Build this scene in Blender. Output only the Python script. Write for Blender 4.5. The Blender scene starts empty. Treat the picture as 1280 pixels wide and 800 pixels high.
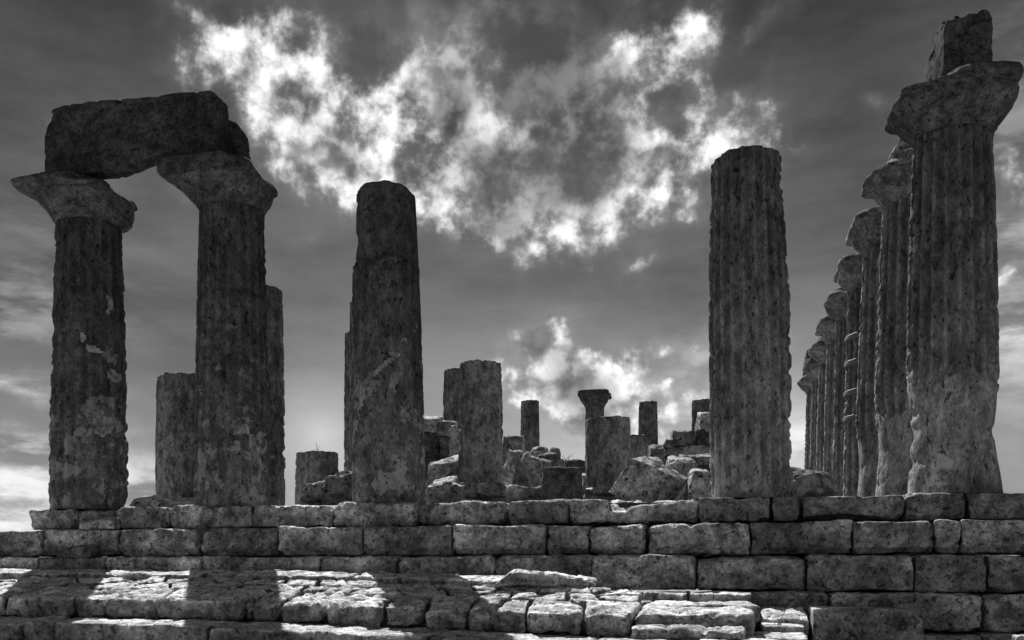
import bpy, math, random
import numpy as np
from mathutils import Vector

scene = bpy.context.scene
COL = scene.collection
R = math.radians

# ------------------------------------------------------------------ viewpoint
# x runs along the temple front (left to right), y into the temple, z = 0 at the foot of the columns
F, CX, CY = 1203.0, 610.0, 705.0
EYE = np.array([12.23, -16.0, -1.1])
YAW = R(14.9)
RIGHT = np.array([math.cos(YAW), math.sin(YAW), 0.0])
FWD = np.array([-math.sin(YAW), math.cos(YAW), 0.0])
UP = np.array([0, 0, 1.0])

def P(px, py, t):
    """point seen at (px, py) of the 1280x800 photograph, t metres ahead of the lens"""
    return EYE + t * (FWD + (px - CX) / F * RIGHT + (CY - py) / F * UP)

def depth_at(px, y):
    k = (px - CX) / F
    return (y - EYE[1]) / (FWD[1] + k * RIGHT[1])

def X(px, y):
    return P(px, CY, depth_at(px, y))[0]

def Zat(px, py, y):
    return P(px, py, depth_at(px, y))[2]

# ------------------------------------------------------------------ numpy noise
def _hash(ix, iy, iz, s):
    h = (ix.astype(np.uint32) * np.uint32(374761393) + iy.astype(np.uint32) * np.uint32(668265263)
         + iz.astype(np.uint32) * np.uint32(2147483647) + np.uint32((s * 974634777 + 12345) & 0xffffffff))
    h = (h ^ (h >> np.uint32(13))) * np.uint32(1274126177)
    h = (h ^ (h >> np.uint32(16))) * np.uint32(2246822519)
    return ((h ^ (h >> np.uint32(15))) & np.uint32(0xffffff)).astype(np.float64) / float(0xffffff)

def vnoise(p, s=0):
    i = np.floor(p).astype(np.int64)
    f = p - i
    f = f * f * f * (f * (f * 6 - 15) + 10)
    r = 0
    for dx in (0, 1):
        wx = f[:, 0] if dx else 1 - f[:, 0]
        for dy in (0, 1):
            wy = f[:, 1] if dy else 1 - f[:, 1]
            for dz in (0, 1):
                wz = f[:, 2] if dz else 1 - f[:, 2]
                r = r + wx * wy * wz * _hash(i[:, 0] + dx, i[:, 1] + dy, i[:, 2] + dz, s)
    return r * 2 - 1

def fbm(p, oct=3, s=0, gain=0.5):
    r, a, t = 0, 1.0, 0
    for k in range(oct):
        r = r + a * vnoise(p * (2.03 ** k) + 17.3 * k, s + k)
        t += a
        a *= gain
    return r / t

# ------------------------------------------------------------------ mesh helpers
def link(name, me, parent=None, loc=(0, 0, 0), mat=None):
    o = bpy.data.objects.new(name, me)
    COL.objects.link(o)
    o.location = loc
    if parent:
        o.parent = parent
    if me is not None and mat:
        me.materials.append(mat)
    return o

def mesh(name, V, faces, smooth=True):
    me = bpy.data.meshes.new(name)
    me.from_pydata([tuple(v) for v in V], [], faces)
    if smooth:
        me.polygons.foreach_set('use_smooth', [True] * len(me.polygons))
    me.update()
    return me

def tag(o, label, cat, group=None, kind=None):
    if kind or cat:
        o['kind'] = kind or 'thing'
    if label:
        o['label'] = label
    if cat:
        o['category'] = cat
    if group:
        o['group'] = group
    return o

def thing(name, label, cat, loc=(0, 0, 0), group=None):
    return tag(link(name, None, None, loc), label, cat, group)

def vnormals(V, Q):
    a, b, c, d = V[Q[:, 0]], V[Q[:, 1]], V[Q[:, 2]], V[Q[:, 3]]
    n = np.cross(c - a, d - b)
    N = np.zeros_like(V)
    for k in range(4):
        np.add.at(N, Q[:, k], n)
    return N / (np.linalg.norm(N, axis=1, keepdims=True) + 1e-12)

_lat = {}
def lattice(nx, ny, nz):
    key = (nx, ny, nz)
    if key in _lat:
        return _lat[key]
    I = np.arange((nx + 1) * (ny + 1) * (nz + 1)).reshape(nx + 1, ny + 1, nz + 1)
    Q = []
    def add(S, flip):
        q = np.stack([S[:-1, :-1], S[1:, :-1], S[1:, 1:], S[:-1, 1:]], -1).reshape(-1, 4)
        Q.append(q[:, ::-1] if flip else q)
    add(I[:, :, 0], True); add(I[:, :, -1], False)
    add(I[:, 0, :], False); add(I[:, -1, :], True)
    add(I[0, :, :], True); add(I[-1, :, :], False)
    Q = np.concatenate(Q)
    used, inv = np.unique(Q, return_inverse=True)
    Q = inv.reshape(-1, 4)
    ix = used // ((ny + 1) * (nz + 1)); iy = (used // (nz + 1)) % (ny + 1); iz = used % (nz + 1)
    U = np.stack([ix / nx, iy / ny, iz / nz], -1)
    _lat[key] = (U, Q)
    return U, Q

SEED = [100]
def rough_hex(corners, res=0.045, rnd=0.05, amp=0.02, pit=0.012, seed=None, mod=None, chip=1.0, bed=0.012):
    """irregular stone: 8 corners (x0y0z0,x1y0z0,x1y1z0,x0y1z0, same on top), worn edges, weathered faces"""
    if seed is None:
        SEED[0] += 1
        seed = SEED[0]
    c = np.array(corners, float)
    L = np.array([(np.linalg.norm(c[1] - c[0]) + np.linalg.norm(c[5] - c[4])) / 2,
                  (np.linalg.norm(c[3] - c[0]) + np.linalg.norm(c[7] - c[4])) / 2,
                  (np.linalg.norm(c[4] - c[0]) + np.linalg.norm(c[5] - c[1])) / 2])
    L = np.maximum(L, 0.02)
    n = [int(min(70, max(4, math.ceil(l / res)))) for l in L]
    U, Q = lattice(*n)
    q = (U - 0.5) * L
    off = np.array([seed * 3.17, seed * 1.91, seed * 7.3])
    w = np.clip(0.75 + 0.9 * fbm(q * 2.3 + off, 2, seed), 0.25, 2.2)
    big = np.clip(fbm(q * 1.1 + off * 2, 2, seed + 9) - 0.18, 0, 1) * 3.0 * chip
    r = (rnd * (w + big))[:, None]
    r = np.minimum(r, L.min() * 0.46)
    inner = np.clip(q, -L / 2 + r, L / 2 - r)
    dlt = q - inner
    ln = np.linalg.norm(dlt, axis=1, keepdims=True)
    q2 = np.where(ln > 1e-9, inner + dlt / np.maximum(ln, 1e-9) * np.minimum(ln, r), q)
    u = q2 / L + 0.5
    x, y, z = u[:, 0:1], u[:, 1:2], u[:, 2:3]
    V = ((1-x)*(1-y)*(1-z)*c[0] + x*(1-y)*(1-z)*c[1] + x*y*(1-z)*c[2] + (1-x)*y*(1-z)*c[3]
         + (1-x)*(1-y)*z*c[4] + x*(1-y)*z*c[5] + x*y*z*c[6] + (1-x)*y*z*c[7])
    if mod:
        V = mod(V, u)
    N = vnormals(V, Q)
    d = amp * fbm(V * 1.7 + off, 2, seed) + amp * 0.8 * fbm(V * 5.5 + off, 3, seed + 3)
    ph = fbm(V * 11 + off, 2, seed + 5)
    d -= pit * np.clip(ph - 0.18, 0, 1) * 3.2
    d -= bed * np.clip(fbm(V * np.array([1.3, 1.3, 9.0]) + off, 3, seed + 6) - .02, 0, 1) * 3.0
    V = V + N * d[:, None]
    return V, Q

def box_corners(x0, x1, y0, y1, z0, z1):
    return [(x0, y0, z0), (x1, y0, z0), (x1, y1, z0), (x0, y1, z0),
            (x0, y0, z1), (x1, y0, z1), (x1, y1, z1), (x0, y1, z1)]

def stone(name, corners, mat, parent=None, origin=None, **kw):
    V, Q = rough_hex(corners, **kw)
    if origin is None:
        origin = np.array([V[:, 0].mean(), V[:, 1].mean(), V[:, 2].min()]) if parent is None else np.zeros(3)
    V = V - origin
    return link(name, mesh(name, V, Q.tolist()), parent, tuple(origin) if parent is None else (0, 0, 0), mat)

# ------------------------------------------------------------------ materials
def stone_mat(name, base=0.24, dark=0.09, light=0.42, patch=0.0, patch_top=2.5, bump=0.6, pits=0.5, top_dark=0.0, scale=1.0, streak=1.0, flutes=False, fl=(1.22, .80), mott=(.42, 1.65), side=1.0, vary=0.0):
    m = bpy.data.materials.new(name)
    m.use_nodes = True
    nt = m.node_tree
    N, Lk = nt.nodes, nt.links
    bs = N['Principled BSDF']
    bs.inputs['Roughness'].default_value = 0.95
    bs.inputs['Specular IOR Level'].default_value = 0.08
    tc = N.new('ShaderNodeTexCoord'); oi = N.new('ShaderNodeObjectInfo')
    mul = N.new('ShaderNodeMath'); mul.operation = 'MULTIPLY'; mul.inputs[1].default_value = 57.0
    Lk.new(oi.outputs['Random'], mul.inputs[0])
    add = N.new('ShaderNodeVectorMath'); add.operation = 'ADD'
    sc_ = N.new('ShaderNodeVectorMath'); sc_.operation = 'MULTIPLY'; sc_.inputs[1].default_value = (1, 1, streak)
    Lk.new(tc.outputs['Object'], sc_.inputs[0])
    Lk.new(sc_.outputs[0], add.inputs[0]); Lk.new(mul.outputs[0], add.inputs[1])
    add2 = N.new('ShaderNodeVectorMath'); add2.operation = 'ADD'
    Lk.new(tc.outputs['Object'], add2.inputs[0]); Lk.new(mul.outputs[0], add2.inputs[1])
    def noise(sc, det, rough=0.6, dist=0.0, vec=None):
        n = N.new('ShaderNodeTexNoise'); n.inputs['Scale'].default_value = sc * scale
        n.inputs['Detail'].default_value = det; n.inputs['Roughness'].default_value = rough
        n.inputs['Distortion'].default_value = dist
        Lk.new((vec or add).outputs[0], n.inputs['Vector'])
        return n.outputs['Fac']
    def ramp(src, a, b, va=0.0, vb=1.0):
        r = N.new('ShaderNodeMapRange'); r.interpolation_type = 'SMOOTHSTEP'
        r.inputs[1].default_value = a; r.inputs[2].default_value = b
        r.inputs[3].default_value = va; r.inputs[4].default_value = vb
        Lk.new(src, r.inputs[0])
        return r.outputs[0]
    def mt(op, a, b):
        n = N.new('ShaderNodeMath'); n.operation = op
        for i, v in enumerate((a, b)):
            if isinstance(v, (int, float)):
                n.inputs[i].default_value = v
            else:
                Lk.new(v, n.inputs[i])
        return n.outputs[0]
    def mixv(f, a, b):      # a + f*(b-a)
        return mt('ADD', mt('MULTIPLY', f, mt('SUBTRACT', b, a)), a)
    big = noise(1.1, 3, 0.62, 0.4)
    mid = noise(5.0, 5, 0.70)
    fine = noise(24.0, 3, 0.75)
    pit = noise(13.0, 2, 0.6)
    tone = mixv(ramp(big, 0.33, 0.66), dark * 1.35, base)
    tone = mt('MULTIPLY', tone, ramp(mid, 0.30, 0.70, *mott))
    tone = mt('MULTIPLY', tone, ramp(fine, 0.30, 0.72, 0.62, 1.40))
    spots = ramp(noise(2.7, 4, 0.7), 0.56, 0.66)
    tone = mixv(mt('MULTIPLY', spots, 0.62), tone, dark)
    if patch > 0:
        pn = noise(2.3, 5, 0.66, 0.0, add2)
        sep = N.new('ShaderNodeSeparateXYZ'); Lk.new(tc.outputs['Object'], sep.inputs[0])
        zf = ramp(sep.outputs['Z'], 0.0, patch_top, 0.0, 0.13)
        pf = ramp(mt('SUBTRACT', pn, zf), 0.61 - 0.1 * patch, 0.622 - 0.1 * patch)
        pcol = mt('MULTIPLY', ramp(mid, 0.2, 0.8, 0.8, 1.2), light)
        tone = mixv(mt('MULTIPLY', pf, 0.8), tone, pcol)
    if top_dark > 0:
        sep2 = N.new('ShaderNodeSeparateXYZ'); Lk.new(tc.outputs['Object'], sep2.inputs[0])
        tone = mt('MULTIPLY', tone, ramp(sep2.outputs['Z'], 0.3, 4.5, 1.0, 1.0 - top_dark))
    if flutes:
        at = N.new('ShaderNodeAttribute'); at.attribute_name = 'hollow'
        tone = mt('MULTIPLY', tone, ramp(at.outputs['Fac'], 0.0, 1.0, *fl))  # flute shading painted into the tone: hollows darkened, arrises lightened
    pf = ramp(pit, 0.60, 0.68)
    tone = mt('MULTIPLY', tone, mt('SUBTRACT', 1.0, mt('MULTIPLY', pf, pits)))
    if side != 1.0:        # shade put into the colour: uprights darkened, upward faces left bright
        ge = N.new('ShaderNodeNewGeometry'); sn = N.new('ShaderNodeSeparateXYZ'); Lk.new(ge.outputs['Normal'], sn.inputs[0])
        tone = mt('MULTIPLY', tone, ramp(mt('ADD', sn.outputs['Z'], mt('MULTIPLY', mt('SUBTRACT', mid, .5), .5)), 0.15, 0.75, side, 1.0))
    if vary > 0:
        tone = mt('MULTIPLY', tone, ramp(oi.outputs['Random'], 0.0, 1.0, 1 - vary, 1 + vary * .7))
    cb = N.new('ShaderNodeCombineColor')
    for i in range(3):
        Lk.new(tone, cb.inputs[i])
    Lk.new(cb.outputs[0], bs.inputs['Base Color'])
    h = mt('ADD', mt('MULTIPLY', mid, 0.6), mt('MULTIPLY', fine, 0.28))
    h = mt('SUBTRACT', h, mt('MULTIPLY', pf, 0.35))
    bp = N.new('ShaderNodeBump'); bp.inputs['Strength'].default_value = bump; bp.inputs['Distance'].default_value = 0.06
    Lk.new(h, bp.inputs['Height']); Lk.new(bp.outputs[0], bs.inputs['Normal'])
    return m

def plain_mat(name, v, rough=0.8):
    m = bpy.data.materials.new(name)
    m.use_nodes = True
    nt = m.node_tree
    bs = nt.nodes['Principled BSDF']
    bs.inputs['Roughness'].default_value = rough
    n = nt.nodes.new('ShaderNodeTexNoise'); n.inputs['Scale'].default_value = 25
    tc = nt.nodes.new('ShaderNodeTexCoord'); nt.links.new(tc.outputs['Object'], n.inputs['Vector'])
    r = nt.nodes.new('ShaderNodeValToRGB')
    r.color_ramp.elements[0].color = (v * .7, v * .7, v * .7, 1); r.color_ramp.elements[1].color = (v * 1.3, v * 1.3, v * 1.3, 1)
    nt.links.new(n.outputs['Fac'], r.inputs[0]); nt.links.new(r.outputs[0], bs.inputs['Base Color'])
    return m

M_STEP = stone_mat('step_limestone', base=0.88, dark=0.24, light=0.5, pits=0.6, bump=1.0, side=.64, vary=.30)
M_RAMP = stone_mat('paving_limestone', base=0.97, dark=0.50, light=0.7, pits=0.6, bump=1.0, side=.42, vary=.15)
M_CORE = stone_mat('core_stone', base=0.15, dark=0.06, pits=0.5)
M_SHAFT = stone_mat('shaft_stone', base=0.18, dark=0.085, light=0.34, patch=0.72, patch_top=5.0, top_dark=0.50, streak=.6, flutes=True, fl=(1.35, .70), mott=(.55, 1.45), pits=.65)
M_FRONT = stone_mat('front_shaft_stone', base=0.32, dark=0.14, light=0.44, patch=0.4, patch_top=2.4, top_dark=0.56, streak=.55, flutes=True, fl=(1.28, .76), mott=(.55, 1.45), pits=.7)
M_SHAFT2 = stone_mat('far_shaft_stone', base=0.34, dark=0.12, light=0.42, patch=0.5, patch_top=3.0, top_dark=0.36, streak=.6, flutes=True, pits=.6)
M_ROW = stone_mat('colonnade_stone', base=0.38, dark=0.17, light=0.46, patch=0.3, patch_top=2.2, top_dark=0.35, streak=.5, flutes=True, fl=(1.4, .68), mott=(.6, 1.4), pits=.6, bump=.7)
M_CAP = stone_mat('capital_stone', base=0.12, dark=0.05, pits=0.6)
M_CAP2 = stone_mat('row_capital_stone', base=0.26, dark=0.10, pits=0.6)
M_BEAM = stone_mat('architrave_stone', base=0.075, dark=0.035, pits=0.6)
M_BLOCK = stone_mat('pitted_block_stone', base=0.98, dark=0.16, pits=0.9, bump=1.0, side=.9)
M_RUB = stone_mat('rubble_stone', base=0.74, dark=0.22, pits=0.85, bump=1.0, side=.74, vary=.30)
M_GROUND = stone_mat('dry_earth', base=0.40, dark=0.28, pits=0.3)
M_METAL = plain_mat('dull_steel', 0.17, 0.6)
M_GRASS = plain_mat('dry_grass', 0.12)

# ------------------------------------------------------------------ columns
def shaft_grid(h, r0, r1, flutes=20, per=6, dz=0.045, fd=0.045, joints=(), bites=(), smooth_below=0.0, wear=0.02,
               seed=1, lean=(0, 0), top=None, prof=None, smooth_zones=(), amp=0.004, rag=0.008, kmin=.25):
    """fluted, weathered column shaft; bites: (angle deg, z, half angle deg, half height, depth); prof: (z, left, right) metres added"""
    na = flutes * per
    nz = int(h / dz)
    zs = np.linspace(0, h, nz + 1)
    phi = np.arange(na) / na * 2 * math.pi + 0.05 * seed
    Z, A = np.meshgrid(zs, phi, indexing='ij')
    tz = Z / h
    rad = r0 + (r1 - r0) * tz + 0.018 * np.sin(np.pi * tz)
    tt = (A - 0.05 * seed) / (2 * math.pi) * flutes
    tt = tt - np.floor(tt)
    off = np.array([seed * 5.1, seed * 2.7, seed * 1.3])
    pc = np.stack([np.cos(A) * 0.6, np.sin(A) * 0.6, Z], -1).reshape(-1, 3) + off
    e_big = fbm(pc * 1.3, 3, seed).reshape(Z.shape)
    e_mid = fbm(pc * 6.0, 3, seed + 4).reshape(Z.shape)
    e_fine = fbm(pc * 14, 2, seed + 8).reshape(Z.shape)
    keep = np.clip((e_big + 0.6) * 2.2, kmin, 1)
    sb = smooth_below + 0.35 * e_mid
    keep = keep * np.clip((Z - sb) / 0.18, 0, 1)
    for (za, zb) in smooth_zones:
        keep = keep * (1 - np.clip((Z - za - 0.15 * e_mid) / 0.05, 0, 1) * np.clip((zb + 0.15 * e_mid - Z) / 0.05, 0, 1))
    ar = 4 * tt * (1 - tt)
    rad = rad - fd * ar * keep - fd * 0.55 * (1 - keep)
    rad = rad - rag * np.clip(e_fine + 0.9 * e_big - 0.02, 0, 1) * (1 - ar) * 3.0          # chipped arrises
    rad = rad + amp * e_mid + amp * 0.6 * e_big - wear * np.clip(e_big - 0.2, 0, 1) * 3
    rad = rad - 0.02 * np.clip(e_fine - 0.25, 0, 1) * 3
    for j in joints:
        wob = 0.03 * np.sin(A * 2 + j) + 0.025 * e_mid
        rad = rad - 0.045 * np.exp(-((Z - j - wob) / 0.026) ** 2) * np.clip(0.5 + e_big * 2, 0.15, 1.3)
    for (a, z, da, dzb, dep) in bites:
        dd = (A - R(a) + math.pi) % (2 * math.pi) - math.pi
        s = (dd / R(da)) ** 2 + ((Z - z) / dzb) ** 2
        rad = rad - dep * np.clip(1.25 - s + 0.5 * e_mid, 0, 1)
    if prof:
        zz = [p[0] for p in prof]
        l = np.interp(Z, zz, [p[1] for p in prof]); r = np.interp(Z, zz, [p[2] for p in prof])
        cr = np.cos(A - YAW)
        rad = rad + np.where(cr > 0, r, l) * np.abs(cr) ** 1.0
    Xs = np.cos(A) * rad + lean[0] * Z
    Ys = np.sin(A) * rad + lean[1] * Z
    Zs = Z.copy()
    Zs[-1] += 0.05 * e_mid[-1]
    if top is not None:
        lim = top(np.cos(A - YAW) * rad, np.sin(A - YAW) * rad) + 0.03 * e_mid
        Zs = np.minimum(Zs, lim)
    V = np.stack([Xs, Ys, Zs], -1).reshape(-1, 3)
    Q = []
    I = np.arange((nz + 1) * na).reshape(nz + 1, na)
    I2 = np.roll(I, -1, axis=1)
    Q = np.stack([I[:-1], I2[:-1], I2[1:], I[1:]], -1).reshape(-1, 4)
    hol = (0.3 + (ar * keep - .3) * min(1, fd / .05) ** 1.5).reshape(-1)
    V, Q = cap_rings(V, Q.tolist(), I[-1], seed, True)
    V, Q = cap_rings(V, Q, I[0], seed, False)
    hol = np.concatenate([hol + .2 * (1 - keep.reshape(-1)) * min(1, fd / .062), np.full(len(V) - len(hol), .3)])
    return V, Q, hol

def cap_rings(V, Q, ring, seed, up):
    cur = np.array(ring)
    c = V[cur].mean(0)
    for s in (0.93, 0.75, 0.5, 0.25):
        W = c + (V[np.array(ring)] - c) * s
        W[:, 2] += (0.02 if up else 0) * vnoise(W * 4 + seed, seed) + (0.012 if up and s < .9 else 0)
        base = len(V)
        V = np.concatenate([V, W])
        new = np.arange(base, base + len(ring))
        a, b, c2, d = cur, np.roll(cur, -1), np.roll(new, -1), new
        q = np.stack([a, b, c2, d], -1)
        Q = Q + (q if up else q[:, ::-1]).tolist()
        cur = new
    V = np.concatenate([V, c[None, :]])
    k = len(V) - 1
    nx = np.roll(cur, -1)
    Q = Q + ([[int(a), int(b), k] for a, b in zip(cur, nx)] if up else [[int(b), int(a), k] for a, b in zip(cur, nx)])
    return V, Q

def lathe_rows(rows, na=112, seed=1, bites=(), amp=0.025, lr=None):
    """rows: (z, radius, p): superellipse sections, p = 2 round ... 12 square; lr: (z, left factor, right factor)"""
    phi = np.arange(na) / na * 2 * math.pi
    zz = np.array([r[0] for r in rows])
    n = max(10, int((zz[-1] - zz[0]) / 0.03)) + 1
    s = np.linspace(0, 1, n)
    kk = np.linspace(0, 1, len(rows))
    zs = np.interp(s, kk, zz); rs = np.interp(s, kk, [r[1] for r in rows]); ps = np.interp(s, kk, [r[2] for r in rows])
    Z, A = np.meshgrid(zs, phi, indexing='ij')
    Rr = np.repeat(rs[:, None], na, 1); Pp = np.repeat(ps[:, None], na, 1)
    rad = Rr / (np.abs(np.cos(A)) ** Pp + np.abs(np.sin(A)) ** Pp) ** (1 / Pp)
    rad = np.minimum(rad, Rr * 1.30)
    pc = np.stack([np.cos(A) * rad, np.sin(A) * rad, Z], -1).reshape(-1, 3) + seed * 4.3
    e1 = fbm(pc * 1.8, 3, seed).reshape(Z.shape); e2 = fbm(pc * 6, 3, seed + 5).reshape(Z.shape)
    e3 = fbm(pc * 16, 2, seed + 7).reshape(Z.shape)
    rad = rad + amp * 1.4 * e1 + amp * e2 + amp * .4 * e3
    cr = np.cos(A - YAW)
    if lr:
        z0 = [p[0] for p in lr]
        rad = rad * (1 + (np.where(cr > 0, np.interp(Z, z0, [p[2] for p in lr]), np.interp(Z, z0, [p[1] for p in lr])) - 1) * np.abs(cr))
    for (a, z, da, dz, dep) in bites:
        dd = (A - R(a) + math.pi) % (2 * math.pi) - math.pi
        q = (dd / R(da)) ** 2 + ((Z - z) / dz) ** 2
        rad = rad - dep * np.clip(1.25 - q + 0.6 * e2, 0, 1)
    Zs = Z + 0.02 * e2 * (s[:, None] > 0.3)
    V = np.stack([np.cos(A) * rad, np.sin(A) * rad, Zs], -1).reshape(-1, 3)
    I = np.arange(n * na).reshape(n, na); I2 = np.roll(I, -1, axis=1)
    Q = np.stack([I[:-1], I2[:-1], I2[1:], I[1:]], -1).reshape(-1, 4).tolist()
    V, Q = cap_rings(V, Q, I[-1], seed, True)
    V, Q = cap_rings(V, Q, I[0], seed, False)
    return V, Q

def add_part(name, VQ, parent, mat, dz=0.0, dxy=(0, 0)):
    V, Q = VQ[:2]
    V = V + np.array([dxy[0], dxy[1], dz])
    me = mesh(name, V, Q)
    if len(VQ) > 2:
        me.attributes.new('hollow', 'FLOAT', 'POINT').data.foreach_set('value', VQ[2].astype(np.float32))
    return link(name, me, parent, (0, 0, 0), mat)

def capital(parent, neck, z, r, a, ech=0.46, aba=0.40, seed=1, lr=None, lra=None, bites=(), abites=(), mat=None, amp=0.014, dxy=(0, 0), na=112):
    mat = mat or M_CAP
    rows = [(0, neck, 2), (0.05, neck * 1.01, 2), (0.07, neck * 1.08, 2), (0.12, neck * 1.10, 2), (0.45 * ech, neck + (r - neck) * 0.50, 2),
            (0.75 * ech, neck + (r - neck) * 0.82, 2.05), (0.93 * ech, r * 0.985, 2.15), (ech, r * 0.97, 2.3)]
    e = add_part('echinus', lathe_rows(rows, seed=seed, lr=lr, bites=bites, amp=amp, na=na), parent, mat, z, dxy)
    if a:
        rows = [(0, a * .95, 7), (0.03, a, 9), (aba * .5, a, 10), (aba - .03, a * .99, 9), (aba, a * .95, 7)]
        add_part('abacus', lathe_rows(rows, seed=seed + 31, lr=lra, bites=abites, amp=amp, na=na), parent, mat, z + ech - 0.015, dxy)
    return e

# front columns -----------------------------------------------------------
FRONT = 'columns still standing along the temple front'
def front(px, label):
    return thing('stone_column', label, 'column', (X(px, 0), 0, -0.07), FRONT)

c0 = front(111.5, 'fluted column at the far left end, under the left end of the stone beam')
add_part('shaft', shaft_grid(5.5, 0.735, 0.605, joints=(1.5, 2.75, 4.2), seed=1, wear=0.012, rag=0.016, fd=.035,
         bites=((10, 1.42, 30, 0.09, 0.09), (5, 0.9, 38, 0.2, 0.05), (12, 0.12, 45, 0.14, 0.10), (190, 1.98, 22, 0.07, 0.06), (185, 0.08, 40, 0.1, 0.06),
                (-60, 4.9, 7, .16, .06))), c0, M_SHAFT)
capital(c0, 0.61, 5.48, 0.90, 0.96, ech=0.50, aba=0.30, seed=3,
        lr=[(0, 1, 1), (.10, 1, 1.18), (.25, 1.0, 1.08), (.4, 1.05, .92), (.6, 1.12, .85)], lra=[(0, 1.02, .70), (.17, 1.10, .62), (.23, 1.0, .55), (.36, .62, .35)],
        bites=((15, .2, 25, .12, .05),), abites=((-60, .3, 30, .2, .3), (10, .35, 60, .2, .3)))

c1 = front(290, 'fluted column second from the left, under the right end of the stone beam')
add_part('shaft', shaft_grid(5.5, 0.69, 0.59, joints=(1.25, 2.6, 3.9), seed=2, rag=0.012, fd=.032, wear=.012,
         bites=((-10, 1.0, 25, 0.1, 0.04), (188, 1.5, 20, 0.06, 0.04), (-95, 3.85, 6, .12, .05))), c1, M_SHAFT)
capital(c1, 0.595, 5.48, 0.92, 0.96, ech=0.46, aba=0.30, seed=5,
        lr=[(0, 1, 1.0), (.2, 1.0, .96), (.35, 1.03, .86), (.6, 1.05, .82)], lra=[(0, 1.06, .66), (.12, 1.08, .64), (.22, 1.06, .55), (.32, 1.04, .35)],
        abites=((-30, .36, 40, .14, .22),))

c2 = front(486.5, 'tall column without a capital, third from the left, patched, with a hole high up')
add_part('shaft', shaft_grid(5.56, 0.665, 0.535, joints=(1.55, 4.28), seed=3, smooth_zones=((-.2, 1.55), (4.3, 5.8)), rag=0.008, fd=.022, wear=.01,
         prof=[(0, 0, 0), (4.2, .02, .01), (4.3, -.03, .01), (5.5, -.01, .0), (5.6, -.04, -.05)],
         bites=((190, 4.62, 28, 0.16, 0.10), (-100, 4.8, 10, .10, .10), (-98, 5.35, 8, .05, .08), (-95, 4.25, 18, .12, .09), (-70, 4.1, 12, .08, .06),
                (200, 5.3, 20, .06, .05), (-100, .5, 12, .12, .05)),
         top=lambda x, y: 5.55 - 0.35 * np.clip(np.abs(x + .03) - 0.30, 0, 1) ** 1.2 * 1.6, lean=(-0.012, 0)), c2, M_SHAFT)

c4 = front(938, 'tall fluted column without a capital, ragged on its right, left of the right hand colonnade')
add_part('shaft', shaft_grid(5.48, 0.64, 0.555, joints=(2.35, 3.3, 4.45), seed=4, rag=0.009, wear=0.012, fd=.045, kmin=.6,
         prof=[(0, -.01, -.02), (.3, 0, .03), (1.0, .0, .0), (1.6, .0, .03), (3.2, 0.02, .05), (3.6, .02, .02), (5.0, .01, .0), (5.72, .0, .0)],
         bites=((10, .55, 30, .1, .06), (12, 1.25, 25, .07, .06), (5, 2.0, 20, .07, .05), (8, 5.2, 16, .4, .04), (-60, .05, 60, .06, .05)),
         top=lambda x, y: 5.47 - 0.5 * np.clip(np.abs(x) - 0.38, 0, 1), lean=(-0.012, 0)), c4, M_FRONT)

c5 = front(1190, 'large fluted corner column at the right, broad worn capital with a block on top')
add_part('shaft', shaft_grid(5.46, 0.625, 0.555, joints=(1.72, 2.85, 4.0, 5.3), seed=6, smooth_below=1.62, rag=0.008, kmin=.85, amp=.004, fd=.06, wear=.006,
         prof=[(0, .04, .12), (.2, .03, .09), (.6, .0, .02), (.95, -.02, -.03), (1.3, .0, .01), (1.7, .04, .04), (4, .03, .03), (5.66, .0, .0)],
         bites=((185, .5, 35, .12, .05), (178, .95, 30, .15, .04), (180, 1.25, 25, .08, .06), (-90, 1.45, 7, .1, .07), (-100, .8, 20, .12, .04), (0, .95, 30, .12, .03), (-75, .62, 20, .04, .05), (-110, .38, 25, .04, .05))), c5, M_FRONT)
capital(c5, 0.565, 5.44, 0.95, 0.90, ech=0.52, aba=0.26, seed=8,
        lr=[(0, 1, 1), (.25, 1.0, .95), (.45, .99, .93), (.62, .96, .92)], lra=[(0, .96, .84), (.1, .88, .86), (.2, .72, .84), (.32, .5, .76)],
        bites=((-120, .4, 20, .12, .08), (-60, .5, 25, .06, .06)), abites=((215, .3, 50, .25, .3), (-50, .3, 30, .1, .12)), amp=0.03)

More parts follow.
